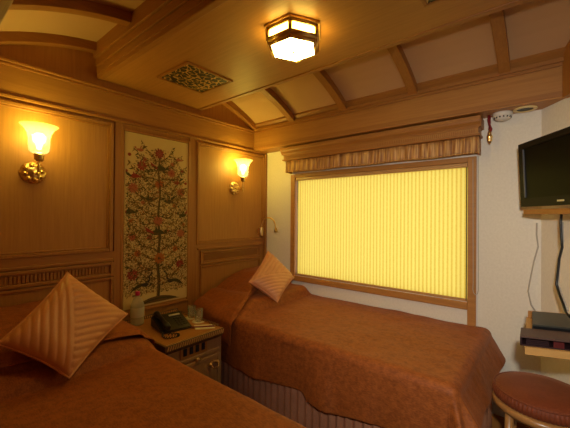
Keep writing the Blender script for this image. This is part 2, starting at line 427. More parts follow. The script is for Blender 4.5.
# wooden cornice box over the window
pel = thing('pelmet', (1.14, -.07, 1.735), 'moulded wooden pelmet with a toothed strip above the window', 'pelmet')
bm = B(); px0, px1 = .325, 1.952
box(bm, (px0+.02, -.118, 1.745), (px1-.015, -.0, 1.845))
obj('body', bm, wood_x, pel)
bm = B()
prof = [(-.118, 1.79), (-.122, 1.79), (-.128, 1.802), (-.142, 1.818), (-.146, 1.83), (-.146, 1.852), (-.118, 1.852)]
prism(bm, [(px0, y, z) for y, z in prof], (px1-px0, 0, 0))
box(bm, (px0+.008, -.126, 1.735), (px1-.006, -.0, 1.748), .004)
box(bm, (px0+.014, -.121, 1.782), (px1-.01, -.01, 1.792), .003)
box(bm, (px1-.016, -.11, 1.79), (px1, -.0, 1.852), .002); box(bm, (px0, -.11, 1.79), (px0+.02, 0, 1.852), .002)
obj('crown_moulding', bm, trim_x, pel)
bm = B(); nb = 120; st = (px1-px0-.06)/nb
for i in range(nb): box(bm, (px0+.03+i*st+.0015, -.1215, 1.752), (px0+.03+(i+1)*st-.0035, -.117, 1.778))
obj('dentil_strip', bm, trim_x, pel)
bm = B()
def vf(a, b):
    x = .366+(1.936-.366)*a
    return (x, -.100+.004*math.sin(a*190)+.002*math.sin(a*83+1)-.012*(1-b)*.6, 1.624+(1.733-1.624)*b+.003*math.sin(a*21))
grid(bm, 400, 3, vf)
for xe in (0., 1.):
    grid(bm, 6, 3, lambda a, b: (.366+1.57*xe, -.103+.095*a-.006*(1-b)*(1-a), 1.624+.108*b))
o = obj('valance', bm, valm); solidify(o, .005); tag(o, 'brown and gold striped fabric valance hanging under the wooden pelmet', 'valance')
bm = B(); tube(bm, [(.372+i*.0156*1, -.1135+.004*math.sin(i*1.9), 1.628+.003*math.sin(i*.21)) for i in range(101)], .004, 6); obj('piping', bm, valm, o)

# red cord and brass tassel
ts = thing('hanging_tassel', (1.99, -.06, 1.70), 'small brass tassel hanging on a red cord right of the pelmet', 'tassel')
bm = B(); tube(bm, [(1.985, -.06, 1.865), (1.984, -.06, 1.83), (1.990, -.062, 1.80), (2.000, -.062, 1.775), (1.995, -.06, 1.76)], .006, 8)
tube(bm, [(1.99, -.05, 1.865), (1.992, -.055, 1.82), (1.986, -.06, 1.78), (1.99, -.06, 1.76)], .004, 8); obj('cord', bm, redc, ts)
bm = B(); lathe(bm, [(.0, .085), (.006, .083), (.007, .070), (.013, .064), (.009, .056), (.015, .046), (.017, .034), (.012, .026), (.016, .018), (.011, .008), (.006, -.004), (0, -.010)], (1.99, -.06, 1.69), 16); obj('brass_drop', bm, brass, ts)
# smoke detector, round speaker
sd = thing('smoke_detector', (2.058, -.062, 1.865), 'round white smoke detector under the wooden soffit', 'smoke detector')
bm = B(); lathe(bm, [(0, 0), (.052, 0), (.053, -.008), (.050, -.022), (.044, -.026)], (2.058, -.062, 1.865), 28); obj('base', bm, whitep, sd)
bm = B(); lathe(bm, [(.044, -.022), (.045, -.03), (.036, -.042), (.012, -.050), (0, -.050)], (2.058, -.062, 1.865), 28); dm = obj('sensor_dome', bm, whitep, sd)
bm = B()
for k_ in range(14):
    a = 2*PI*k_/14; c = Vector((2.058+.0425*math.cos(a), -.062+.0425*math.sin(a), 1.865-.031)); box(bm, c-Vector((.004, .004, .004)), c+Vector((.004, .004, .004)))
obj('vent_slot', bm, black, dm)
sp = thing('ceiling_speaker', (2.170, -.075, 1.865), 'round recessed speaker with a brass ring in the soffit', 'speaker')
bm = B(); lathe(bm, [(.038, .001), (.058, .001), (.060, -.003), (.056, -.008), (.046, -.009), (.040, -.004)], (2.170, -.075, 1.865), 32, caps=False); obj('ring', bm, plain('brass_ring', (.80, .62, .28), .4, .0), sp)
bm = B(); lathe(bm, [(0, -.003), (.041, -.003), (.041, .0), (0, .0)], (2.170, -.075, 1.865), 32); obj('grille', bm, black, sp)

# ------------------------------------------------------------ ceiling fittings
def hexpts(cx, cy, r, z, a0=0.): return [(cx+r*math.cos(a0+k*PI/3), cy+r*math.sin(a0+k*PI/3), z) for k in range(6)]
def ceiling_lamp(cx, cy, label):
    t = thing('ceiling_lamp', (cx, cy, 2.11), label, 'ceiling lamp')
    a0 = 0.03
    bm = B(); prism(bm, hexpts(cx, cy, .147, 2.11, a0), (0, 0, -.010)); prism(bm, hexpts(cx, cy, .138, 2.100, a0), (0, 0, -.006)); obj('ceiling_plate', bm, brass, t)
    # brass frame: posts and lower rim
    bm = B()
    hi, lo = hexpts(cx, cy, .131, 2.094, a0), hexpts(cx, cy, .131, 2.045, a0)
    for p, q in zip(hi, lo): tube(bm, [p, q], .010, 8)
    for ring, rr in ((hi, .008), (lo, .010)):
        for i in range(6): tube(bm, [ring[i], ring[(i+1) % 6]], rr, 8)
    prism(bm, hexpts(cx, cy, .128, 2.050, a0), (0, 0, -.020)); lo2 = hexpts(cx, cy, .121, 2.026, a0)
    for i in range(6): tube(bm, [lo2[i], lo2[(i+1) % 6]], .009, 8)
    fr = obj('frame', bm, brass, t)
    for i in range(6):
        bm = B(); p, q, r_, s = [Vector(v) for v in (hi[i], hi[(i+1) % 6], lo[(i+1) % 6], lo[i])]
        c = (p+q+r_+s)/4; nrm = Vector((c.x-cx, c.y-cy, 0)).normalized()
        prism(bm, [c+(v-c)*.90-nrm*.002 for v in (p, q, r_, s)], -nrm*.003); obj('side_pane', bm, lampside, t)
    bm = B(); prism(bm, hexpts(cx, cy, .117, 2.026, a0), (0, 0, -.005)); obj('bottom_pane', bm, lampglass, t)
    bm = B(); lathe(bm, [(0, 0), (.008, -.001), (.006, -.008), (.009, -.013), (0, -.020)], (cx, cy, 2.021), 12); obj('finial', bm, brass, t)
    return t
def pointlight(name, loc, w, col, rad=.03):
    l = bpy.data.lights.new(name, 'POINT'); l.energy = w; l.color = col; l.shadow_soft_size = rad
    o = bpy.data.objects.new(name, l); COL.objects.link(o); o.location = loc; return o
cl = ceiling_lamp(1.330, -1.226, 'lit hexagonal brass and opal glass lamp on the flat ceiling panel')
def vent(cx, label):
    t = thing('ceiling_vent', (cx, -1.205, 2.11), label, 'air vent', 'pierced brass ceiling vents')
    x0, x1, y0, y1 = cx-.17, cx+.17, -1.380, -1.030
    bm = B(); w = .016
    box(bm, (x0, y0, 2.100), (x1, y0+w, 2.112), .003); box(bm, (x0, y1-w, 2.100), (x1, y1, 2.112), .003)
    box(bm, (x0, y0+w, 2.100), (x0+w, y1-w, 2.112), .003); box(bm, (x1-w, y0+w, 2.100), (x1, y1-w, 2.112), .003)
    obj('frame', bm, trim_x, t)
    bm = B(); box(bm, (x0+w, y0+w, 2.105), (x1-w, y1-w, 2.112)); obj('fretwork_grille', bm, fret, t)
    return t
v1 = vent(.50, 'rectangular pierced brass ceiling vent nearer the headboard wall')
dup(v1, (2.05, -1.205, 2.11), 'pierced brass ceiling vent cut off by the top edge, beyond the lamp')

# ------------------------------------------------------------ wall lamps
def sconce(y, z, label, gain=1.):
    t = thing('wall_lamp', (0, y, z), label, 'wall lamp', 'brass wall lamps with tulip glass shades')
    bm = B(); lathe(bm, [(.060, .0), (.062, .006), (.052, .012), (.036, .015), (.028, .020), (.0, .022)], (0.0, y, z), 28, axis='X', wav=lambda a, zz: .03*math.cos(8*a))
    for k_ in range(8):
        a = 2*PI*k_/8+.2; lathe(bm, [(0, .026), (.012, .020), (.016, .012), (.0, .010)], (0, y+.040*math.cos(a), z+.040*math.sin(a)), 10, axis='X')
    obj('back_plate', bm, brass, t)
    yy_ = y-.006
    bm = B(); tube(bm, [(.02, y, z), (.05, y, z-.012), (.09, y, z-.014), (.115, y, z-.002), (.12, y, z+.02), (.12, y, z+.075)], .0065, 10)
    lathe(bm, [(0, -.045), (.006, -.04), (.004, -.03), (.009, -.022), (.009, -.01), (0, -.006)], (.12, y, z), 12); obj('arm', bm, brass, t)
    bm = B(); lathe(bm, [(0, .055), (.016, .055), (.022, .062), (.023, .085), (.027, .092), (.0, .095)], (.12, y, z), 20); obj('socket', bm, brass, t)
    bm = B(); pr = [(.020, .094), (.036, .099), (.047, .112), (.050, .132), (.050, .175), (.055, .202), (.068, .230), (.090, .250)]
    lathe(bm, pr, (.12, y, z), 48, wav=lambda a, zz: .012*math.cos(12*a)*(zz > .16))
    # open the top
    top = [f for f in bm.faces if len(f.verts) > 8]
    bmesh.ops.delete(bm, geom=top, context='FACES_ONLY')
    o = obj('glass_shade', bm, shadem, t, True); 
    bm = B(); lathe(bm, [(0, .12), (.010, .12), (.016, .150), (.026, .160), (.031, .178), (.027, .196), (.016, .207), (0, .211)], (.12, y, z), 20); obj('bulb', bm, bulbm, t)
    l = pointlight('wall_lamp_light', (.115, y, z+.24), SCONCE_W*gain, WARM, .03)
    l2 = pointlight('wall_lamp_light', (.19, y, z+.15), SCONCE_W*.35*gain, WARM, .04)
    return t
sconce(-1.945, 1.455, 'brass wall lamp with tulip glass shade on the left panel, above the near bed', .92)
sconce(-.425, 1.475, 'brass wall lamp with tulip glass shade nearer the window, above the far bed', 1.15)
# reading lamp
ry = -.098
rl = thing('reading_lamp', (.02, ry, 1.02), 'thin brass gooseneck reading lamp beside the window corner', 'reading lamp')
bm = B(); lathe(bm, [(0, .0), (.020, 0), (.021, .004), (.021, .076), (.019, .082), (0, .083)], (.040, ry, 1.020), 20); box(bm, (.008, ry-.012, 1.035), (.03, ry+.012, 1.085)); obj('base', bm, brass, rl)
bm = B(); pts = [(.045, ry, 1.10)]
for i in range(15):
    a = PI-PI*i/14*1.0; pts.append((.138+.093*math.cos(a), ry, 1.122+.078*math.sin(a)))
pts.append((.236, ry, 1.095)); tube(bm, pts, .0065, 8); obj('gooseneck', bm, brass, rl)
bm = B(); lathe(bm, [(0, .032), (.007, .030), (.012, .018), (.017, .004), (.019, -.008), (.016, -.010), (0, -.006)], (.238, ry, 1.074), 16); obj('lamp_head', bm, brass_d, rl)

# ------------------------------------------------------------ wall hanging
ey0, ey1, ez0, ez1 = -1.434, -.930, .555, 1.800
wh = thing('wall_hanging', (0.0, (ey0+ey1)/2, ez0), 'tall embroidered tree panel of birds and red flowers between the beds', 'wall hanging')
bm = B(); frame(bm, ey0-.024, ey1+.020, ez0-.034, ez1+.022, .020, .016, 0., .004); obj('frame', bm, trim_z, wh)
def clothmat():
    m, n, l, b = mat('cream_embroidered_cloth')
    tc = n.new('ShaderNodeTexCoord'); sp_ = n.new('ShaderNodeSeparateXYZ'); l.new(tc.outputs['Object'], sp_.inputs[0])
    v = n.new('ShaderNodeTexVoronoi'); v.feature = 'DISTANCE_TO_EDGE'; v.inputs['Scale'].default_value = 60
    nz0 = n.new('ShaderNodeTexNoise'); nz0.inputs['Scale'].default_value = 28; l.new(tc.outputs['Object'], nz0.inputs['Vector'])
    mv = n.new('ShaderNodeMix'); mv.data_type = 'VECTOR'; mv.inputs[0].default_value = .05; l.new(tc.outputs['Object'], mv.inputs[4]); l.new(nz0.outputs['Color'], mv.inputs[5]); l.new(mv.outputs[1], v.inputs['Vector'])
    lt = n.new('ShaderNodeMath'); lt.operation = 'LESS_THAN'; lt.inputs[1].default_value = .085; l.new(v.outputs['Distance'], lt.inputs[0])
    # only inside the tree's outline: |y| < .215+noise, z between .06 and a rounded top
    ab = n.new('ShaderNodeMath'); ab.operation = 'ABSOLUTE'; l.new(sp_.outputs[1], ab.inputs[0])
    sq = n.new('ShaderNodeMath'); sq.operation = 'MULTIPLY'; sq.inputs[1].default_value = 4.2; l.new(ab.outputs[0], sq.inputs[0])
    pw = n.new('ShaderNodeMath'); pw.operation = 'POWER'; pw.inputs[1].default_value = 4.; l.new(sq.outputs[0], pw.inputs[0])
    tz = n.new('ShaderNodeMath'); tz.operation = 'MULTIPLY_ADD'; tz.inputs[1].default_value = -.35; tz.inputs[2].default_value = 1.14; l.new(pw.outputs[0], tz.inputs[0])
    wv = n.new('ShaderNodeMath'); wv.operation = 'MULTIPLY_ADD'; wv.inputs[1].default_value = .12; l.new(nz0.outputs['Fac'], wv.inputs[0]); l.new(sp_.outputs[2], wv.inputs[2])
    cmp = n.new('ShaderNodeMath'); cmp.operation = 'LESS_THAN'; l.new(wv.outputs[0], cmp.inputs[0]); l.new(tz.outputs[0], cmp.inputs[1])
    gt = n.new('ShaderNodeMath'); gt.operation = 'GREATER_THAN'; gt.inputs[1].default_value = .09; l.new(sp_.outputs[2], gt.inputs[0])
    a = n.new('ShaderNodeMath'); a.operation = 'MULTIPLY'; l.new(lt.outputs[0], a.inputs[0]); l.new(cmp.outputs[0], a.inputs[1])
    a2 = n.new('ShaderNodeMath'); a2.operation = 'MULTIPLY'; l.new(a.outputs[0], a2.inputs[0]); l.new(gt.outputs[0], a2.inputs[1])
    a3 = n.new('ShaderNodeMath'); a3.operation = 'MULTIPLY'; a3.inputs[1].default_value = .8; l.new(a2.outputs[0], a3.inputs[0])
    mx = n.new('ShaderNodeMix'); mx.data_type = 'RGBA'; l.new(a3.outputs[0], mx.inputs[0]); mx.inputs[6].default_value = (.66, .49, .24, 1); mx.inputs[7].default_value = (.20, .11, .035, 1)
    l.new(mx.outputs[2], b.inputs['Base Color']); b.inputs['Roughness'].default_value = .85
    return m
bm = B(); box(bm, (0, ey0, ez0), (.010, ey1, ez1)); obj('cloth', bm, clothmat(), wh)
DG, DR, OR, PK, BRN, NV = [plain(n_, c, .85) for n_, c in (('dark_olive_thread', (.055, .045, .016)), ('crimson_thread', (.28, .028, .03)), ('orange_thread', (.42, .13, .035)), ('rose_thread', (.40, .12, .07)), ('brown_thread', (.13, .07, .025)), ('navy_thread', (.035, .025, .035)))]
EM = [DG, DR, OR, PK, BRN, NV, plain('gold_brown_thread', (.26, .15, .05), .85)]
bm = B(); lay = [0]
def poly(pts, mi):
    lay[0] += 1; x = .0104+(lay[0] % 40)*.00004
    a = [bm.verts.new((x, max(ey0+.006, min(ey1-.006, -1.178+(p[0]+1.176)*1.10)), max(ez0+.012, 1.175+(p[1]-1.19)*1.065))) for p in pts]
    f = bm.faces.new(a); f.material_index = mi
    if f.calc_area() > 0:
        f.normal_update()
        if f.normal.x < 0: f.normal_flip()
def leaf(y, z, ang, L, w, mi, bend=.0):
    up, dn = [], []
    for i in range(7):
        t = i/6; h = w*math.sin(PI*t**.8); b_ = bend*math.sin(PI*t)*L
        c, s = math.cos(ang), math.sin(ang)
        u_, v_ = t*L, b_
        up.append((y+c*u_-s*(v_+h), z+s*u_+c*(v_+h))); dn.append((y+c*u_-s*(v_-h), z+s*u_+c*(v_-h)))
    poly(up+dn[::-1][1:-1], mi)
def strip(pts, w0, w1, mi):
    n_ = len(pts)
    for i in range(n_-1):
        (a, b_), (c, d) = pts[i], pts[i+1]; L = math.hypot(c-a, d-b_)+1e-9; nx, nz_ = -(d-b_)/L, (c-a)/L
        wa, wb = w0+(w1-w0)*i/(n_-1), w0+(w1-w0)*(i+1)/(n_-1)
        poly([(a+nx*wa, b_+nz_*wa), (a-nx*wa, b_-nz_*wa), (c-nx*wb, d-nz_*wb), (c+nx*wb, d+nz_*wb)], mi)
def disc(y, z, r, mi, n_=12): poly([(y+r*math.cos(2*PI*k/n_), z+r*math.sin(2*PI*k/n_)) for k in range(n_)], mi)
def flower(y, z, r, m1, m2):
    for k in range(10):
        a = 2*PI*k/10; leaf(y+.25*r*math.cos(a), z+.25*r*math.sin(a), a, r*.8, r*.22, m1)
    disc(y, z, r*.62, m1); 
    for k in range(8):
        a = 2*PI*k/8+.2; disc(y+.45*r*math.cos(a), z+.45*r*math.sin(a), r*.10, m2, 6)
    disc(y, z, r*.24, m2, 8); disc(y, z, r*.12, 4, 6)
ym = -1.176
tr = [(ym+.006*math.sin(i*.9), .66+i*.046) for i in range(23)]
strip(tr, .012, .004, 4); strip([(p[0]+.004, p[1]) for p in tr], .005, .002, 0)
rnd = random.Random(3)
for i in range(2, 22):
    for sg in (-1, 1):
        y, z = tr[i]; L = .20*min(1, (23-i)/7+.25); pts = []
        for q in range(9):
            t = q/8; pts.append((y+sg*L*t+.008*math.sin(t*7+i*2), z+(.02+.10*((i*7)%5)/4)*t-.03*math.sin(t*PI*1.4)+.014*math.sin(t*8+i*1.7)))
        strip(pts, .0030, .0010, 4)
        for q in range(1, 9):
            for s2 in (-1, 1):
                a = math.atan2(.6*s2, sg)+rnd.uniform(-.5, .5); yy_, zz_ = pts[q]
                if abs(yy_-ym) < .225: leaf(yy_, zz_, a, rnd.uniform(.016, .032), rnd.uniform(.003, .005), rnd.choice((0, 4, 4, 6, 0, 6)), rnd.uniform(-.3, .3))
for _ in range(2100):
    y, z = ym+rnd.uniform(-.225, .225), rnd.uniform(.68, 1.70)
    if z > 1.70-.28*(abs(y-ym)/.23)**3: continue
    leaf(y, z, rnd.uniform(0, 2*PI), rnd.uniform(.010, .022), rnd.uniform(.0018, .0036), rnd.choice((0, 0, 4, 4, 4, 4, 6, 2)), rnd.uniform(-.4, .4))
def bird(y, z, s, d, m1, m2):
    leaf(y-d*.4*s, z, 0 if d > 0 else PI, s*.9, s*.17, m1, .1); leaf(y-d*.2*s, z+.02*s, PI*.8 if d > 0 else PI*.2, s*.7, s*.10, m2, .1)
    disc(y+d*.5*s, z+.12*s, s*.11, m1, 8); leaf(y+d*.55*s, z+.12*s, (0 if d > 0 else PI)+.2, s*.22, s*.03, m2); leaf(y, z+.05*s, PI*.6 if d > 0 else PI*.4, s*.4, s*.07, m1)
for y, z, r, a, b_ in ((-1.176, 1.665, .036, 1, 3), (-1.298, 1.565, .036, 1, 3), (-1.085, 1.535, .032, 3, 1), (-1.280, 1.61, .017, 3, 1), (-1.078, 1.60, .017, 3, 2),
        (-1.176, 1.448, .036, 2, 1), (-1.355, 1.41, .036, 3, 1), (-1.008, 1.40, .036, 3, 1), (-1.182, 1.19, .038, 3, 1), (-1.355, 1.085, .032, 3, 1),
        (-1.008, 1.095, .034, 3, 1), (-1.240, 1.075, .021, 1, 3), (-1.05, .985, .024, 2, 1), (-1.322, .97, .026, 2, 1), (-1.168, .925, .042, 2, 1), (-1.352, .83, .040, 1, 3),
        (-1.012, .868, .034, 1, 3), (-1.37, 1.19, .014, 2, 1), (-.985, 1.16, .014, 2, 1), (-1.38, 1.63, .013, 1, 1), (-1.0, 1.56, .012, 1, 1), (-1.29, 1.315, .016, 3, 2), (-1.06, 1.30, .016, 2, 3), (-1.40, 1.52, .012, 1, 1), (-.97, 1.47, .012, 1, 1)):
    flower(y, z, r, a, b_)
bird(-1.31, 1.675, .065, -1, 3, 4); bird(-1.03, 1.635, .060, 1, 3, 4); bird(-1.165, 1.555, .10, 1, 0, 1); bird(-1.345, 1.485, .085, 1, 1, 0); bird(-1.04, 1.475, .075, -1, 1, 0)
bird(-1.245, 1.335, .085, 1, 0, 0); bird(-1.105, 1.335, .085, -1, 0, 0); bird(-1.375, 1.245, .09, 1, 0, 1); bird(-.99, 1.235, .08, -1, 0, 1); bird(-1.185, 1.10, .12, 1, 0, 1)
for sg in (-1, 1):          # the two peacocks at the foot of the trunk
    c = ym+sg*.085
    leaf(c-sg*.01, .758, math.atan2(-.40, sg), .13, .012, 0, .12*sg); leaf(c-sg*.02, .752, 0 if sg > 0 else PI, .06, .014, 5)
    strip([(c-sg*.01, .765), (c-sg*.022, .785), (c-sg*.020, .805), (c-sg*.036, .825)], .007, .004, 5); disc(c-sg*.038, .826, .008, 5, 8)
poly([(ym-.17, .605)]+[(ym-.17+.34*i/14, .605+.055*math.sin(PI*i/14)**.7) for i in range(1, 14)]+[(ym+.17, .605)], 4)
for i in range(9): leaf(ym-.15+.03*i, .61+.03*math.sin(PI*(i+1)/11), .1, .05, .005, 0)
strip([(ey0+.01, ez0+.022), (ey1-.01, ez0+.022)], .003, .003, 4)
strip([(ey0+.006, ez0+.01), (ey0+.006, ez1-.01)], .0015, .0015, 2); strip([(ey1-.006, ez0+.01), (ey1-.006, ez1-.01)], .0015, .0015, 2)
obj('embroidery', bm, EM, wh)

# ------------------------------------------------------------ beds
def ss(a, b, x):
    t = max(0., min(1., (x-a)/(b-a))); return t*t*(3-2*t)
def bed(name, sg, yw, ye, x1, label, slabel, hump, drops, seed, grp='twin beds'):
    """bed lies along x from the headboard; yw wall side, ye hanging side (direction sg)"""
    t = thing(name, (x1/2, (yw+ye)/2, FL), label, 'bed', grp)
    lo, hi = min(yw, ye-sg*.13), max(yw, ye-sg*.13)
    bm = B(); box(bm, (.035, lo+.03, FL+.0), (x1-.04, hi-.01, .20), .01); obj('base', bm, trim_x, t)
    bm = B(); box(bm, (.035, lo+.03, .20), (x1-.02, hi, .46), .05); obj('mattress', bm, mattm, t)
    # pleated skirt along the open side and the foot
    bm = B(); path = []
    ysk = ye-sg*.026; n_ = 420; L1 = x1-.05; Wd = abs(ye-yw)-.06
    for i in range(n_+1):
        s = (L1+Wd)*i/n_; pl = .010*math.sin(s*2*PI/.052)+.003*math.sin(s*37)
        if s < L1: path.append((.05+s, ysk+sg*pl))
        else: path.append((x1+.0+pl, ysk-sg*(s-L1)))
    lim = abs(yw)
    grid(bm, n_, 3, lambda a, b: (path[int(round(a*n_))][0], path[int(round(a*n_))][1]+(sg*.004*(1-b) if a*(L1+Wd) < L1 else 0), FL+.004+(.28-FL)*b))
    o = obj('bed_skirt', bm, skirtm, t); solidify(o, .004)
    # bedspread, its own thing lying over the bed
    r = .045; top = .505; dy, dx = drops
    pull = .09 if sg < 0 else 0
    rx1 = x1-.045; rye = ye-sg*r; vr = abs(rye-yw); Ly = vr+dy
    def flow(u, v, flap=False):
        """flat cloth coordinate (u along the bed, v from the wall side) -> where that bit of cloth hangs"""
        ex, ey = max(0, u-rx1), max(0, v-vr); L = math.hypot(ex, ey)
        qx, qv = min(u, rx1), min(v, vr)
        ph = math.atan2(ey, ex) if L > 0 else 0
        nxd, nyd = (math.cos(ph), math.sin(ph)) if L > 0 else (0, 0)
        h = hump(u, yw+sg*v)
        if L <= 0: out = 0; z = 0
        elif L < r*PI/2: out = r*math.sin(L/r); z = -r*(1-math.cos(L/r))
        else:
            dr = L-r*PI/2; fr = math.cos(ph)**2 if ex > 0 else 0
            out = r+dr*(.07+.42*fr); z = -r-dr*(.99-.10*fr); k_ = min(1.3, dr/.30)
            if ex > 0 and ey > 0: out += k_*(.045*math.sin(ph*8+.4)+.03*math.sin(2*ph))
            if ey > 0:
                w = max(0, 1-ex*8)
                out += w*k_*(.006*math.sin(u*11+seed)+.004*math.sin(u*27+2*seed))
                for cx_, am, sk in ((.80, .012, .10), (1.18, -.012, -.05), (1.35, .020, .06), (1.62, .014, -.08)):   # pressed creases
                    d_ = (u-cx_-sk*dr)/.035; out += w*k_*am*(math.exp(-d_*d_) if d_ > 0 else math.exp(-d_*d_*.08))
            if ex > 0 and ey <= 0: out += k_*(.012*math.sin(v*9+1)+.007*math.sin(v*23))
        px, pv = qx+nxd*out, qv+nyd*out
        pv -= pull*(1-ss(.0, .52, px))*ss(.55, .95, pv)
        nzv = noise.noise(Vector((px*3.2, pv*3.2, seed)))*.007+noise.noise(Vector((px*9, pv*9, seed+3)))*.003+noise.noise(Vector((px*22, pv*30, seed+9)))*.0012
        hz = h if L <= 0 else h*max(0, 1-L/.5)
        Z = top+z+hz+(nzv if z > -.1 else 0)
        return Vector((px+(0 if z > -.05 else nzv), yw+sg*pv+(sg*nzv*1.2 if z < -.05 else 0), max(Z, FL+.012)))
    bm = B(); nx, ny = 170, 110
    def f(a, b):
        v = Ly*b; u = .034+(rx1+dx-.034)*a
        if v > vr:                                        # hem dips and rises a little along its length
            v = vr+(v-vr)*(1+hemf(u))
        return flow(u, v)
    grid(bm, nx, ny, f)
    o = obj('bedspread', bm, spread, origin=(x1/2, (yw+ye)/2, .2)); solidify(o, .006, 1)
    s_ = o.modifiers.new('soft', 'SUBSURF'); s_.levels = 1; s_.render_levels = 1
    tag(o, slabel, 'bedspread', 'rust bedspreads')
    # the length of cloth pulled up over the pillow and folded back on itself
    bm = B(); Lf = vr+flapdrop
    def g(a, b):
        v = Lf*b; e = flapx(v); u = .036+(e-.036)*a
        p = flow(u, v); tk = .010+.034*a**3*(1 if v < vr else .4)
        sink = ss(.93, 1., a)*.020
        if v < vr: p.z += tk-sink; 
        else:
            k_ = ss(vr, vr+.06, v); p.y += sg*(tk+.022)*k_; p.z += (tk-sink)*(1-k_)
            p.y += sg*.010*math.sin(u*20)*k_*a
        p.z += .006*math.sin(a*9+b*13)*a*(1-ss(vr-.02, vr+.03, v))
        return p
    grid(bm, 60, 90, g)
    fo = obj('folded_flap', bm, spread, o); solidify(fo, .006, 1)
    s_ = fo.modifiers.new('soft', 'SUBSURF'); s_.levels = 1; s_.render_levels = 1
    return t
def hemf(u): return .06-.13*ss(.4, 1.6, u)+.10*ss(1.19, 1.25, u)*(1-ss(1.4, 1.6, u))+.012*math.sin(u*9)
def pill(x, xe, h, rr):
    """side profile of a pillow end at xe: flat, then rounding down"""
    if x <= xe-rr: return h
    if x >= xe: return 0.
    return h*math.sqrt(max(0, 1-((x-xe+rr)/rr)**2))
def humpB(x, y):
    e = -y
    top = .190*(1-ss(.26, .90, e))+.012*(1-ss(.9, 1.02, e))
    top *= 1-.18*ss(.36, .10, x)*0
    fx = .575+.03*ss(.3, .9, e)
    fl = .37+.24*ss(.35, 1.0, e)                                      # where the upper fold ends
    main = pill(x, min(fl+.025, fx), top+.012*ss(.3, .6, e), .13)
    roll = pill(x, fx+.02, .078*(1-ss(.70, 1.0, e)), .075)
    return max(main, roll*(1 if e > .04 else .9))*ss(-.01, .05, e)
def humpA(x, y):
    v = y+2.58
    top = .205*(1-ss(.70, 1.06, v)*.72)
    fx = .66-.06*ss(.5, 1.05, v)
    main = pill(x, fx-.05, top, .34)
    roll = pill(x, fx+.04, .065*(1-.5*ss(.8, 1.05, v)), .12)
    return max(main, roll)
flapx = lambda v: .37+.25*ss(.35, 1.0, v); flapdrop = .20
bed('bed', -1, -.004, -.945, 2.0, 'far single bed along the window under the yellow blind', 'rust brown silky bedspread draped over the far bed by the window', humpB, (.34, .21), 5)
flapx = lambda v: .60-.02*ss(.5, 1.0, v)-.05*ss(1.0, 1.12, v); flapdrop = .12
bed('bed', 1, -2.58, -1.535, 2.0, 'near single bed in the foreground, in front of the left wall lamp', 'rust brown silky bedspread on the near bed in the foreground', humpA, (.30, .30), 11)

# cushions
def cushion(Tc, Rc, Bc, Lc, mode, label, seed):
    Tc, Rc, Bc, Lc = [Vector(v) for v in (Tc, Rc, Bc, Lc)]
    nrm = (Bc-Tc).cross(Rc-Lc).normalized()
    if nrm.x < 0: nrm = -nrm
    bm = B(); N = 72
    def surf(s, t, sd):
        a, b = 2*s-1, 2*t-1
        # slightly inward curved edges, pinched corners
        ia, ib = a*(1-.07*(1-b*b)*abs(a)**2), b*(1-.07*(1-a*a)*abs(b)**2)
        s_, t_ = (ia+1)/2, (ib+1)/2
        p = Tc*(1-s_)*(1-t_)+Rc*s_*(1-t_)+Bc*s_*t_+Lc*(1-s_)*t_
        th = .068*((1-a**4)*(1-b**4))**.55
        if sd > 0:
            if mode == 'A': q = (s-t) if t > s else (s+t)
            else: q = s if s+t < 1 else (s+t)
            nf = 9 if (mode != 'A' and s+t < 1) else 8
            th += (-.0058*(1-abs(math.sin(q*PI*nf))**.6))*min(1, (1-max(abs(a), abs(b)))*10)
            th += noise.noise(Vector((s*5, t*5, seed)))*.004*(1-a*a)*(1-b*b)
        return p+nrm*th*sd
    fr, bk = [[[bm.verts.new(surf(i/N, j/N, sd)) if not (sd < 0 and (i in (0, N) or j in (0, N))) else None for j in range(N+1)] for i in range(N+1)] for sd in (1, -1)]
    for i in range(N+1):
        for j in range(N+1):
            if bk[i][j] is None: bk[i][j] = fr[i][j]
    for i in range(N):
        for j in range(N):
            for G, fl in ((fr, 1), (bk, 0)):
                q = [G[i][j], G[i+1][j], G[i+1][j+1], G[i][j+1]]
                try: f_ = bm.faces.new(q); f_.smooth = True
                except ValueError: pass
    bmesh.ops.recalc_face_normals(bm, faces=bm.faces[:])
    o = obj('cushion', bm, satin); tag(o, label, 'cushion', 'apricot quilted cushions')
    # piped edge
    bm = B(); loop = [surf(i/24, 0, 1) for i in range(24)]+[surf(1, i/24, 1) for i in range(24)]+[surf(1-i/24, 1, 1) for i in range(24)]+[surf(0, 1-i/24, 1) for i in range(25)]
    tube(bm, loop, .0045, 6, caps=False); obj('piping', bm, satin, o)
    return o
cushion((.36, -.341, .908), (.52, -.170, .670), (.64, -.532, .545), (.46, -.667, .697), 'B', 'apricot quilted cushion standing on its corner on the far bed', 2)
cushion((.45, -1.900, .930), (.56, -1.655, .692), (.755, -1.980, .540), (.60, -2.185, .700), 'A', 'apricot quilted cushion propped on the near foreground bed, at the left', 4)

# ------------------------------------------------------------ nightstand
ns = thing('nightstand', (.3, -1.235, FL), 'wooden bedside cabinet with inlaid top edge between the two beds', 'nightstand')
ya, yb = -1.455, -1.028
ptaupe = wood('painted_taupe_wood', (.48, .29, .135), (.40, .235, .105), 'Z')
bm = B(); box(bm, (.03, ya, FL), (.57, yb, .435), .003); obj('body', bm, ptaupe, ns)
bm = B(); box(bm, (.03, ya-.012, .435), (.612, yb-.012, .470), .003, 1); box(bm, (.05, ya, .4695), (.588, yb-.020, .4705)); tp = obj('top', bm, [trim_y, darkw], ns)
bm = B()
n_ = 26
for i in range(n_):
    y = ya+(yb-.016-ya)*(i+.5)/n_; prism(bm, [(.6115, y-.008, .440), (.6115, y+.000, .440), (.6115, y+.008, .465), (.6115, y+.000, .465)], (.004, 0, 0)); prism(bm, [(.590, y-.007, .4695), (.590, y+.001, .4695), (.607, y+.007, .4695), (.607, y-.001, .4695)], (0, 0, .0022))
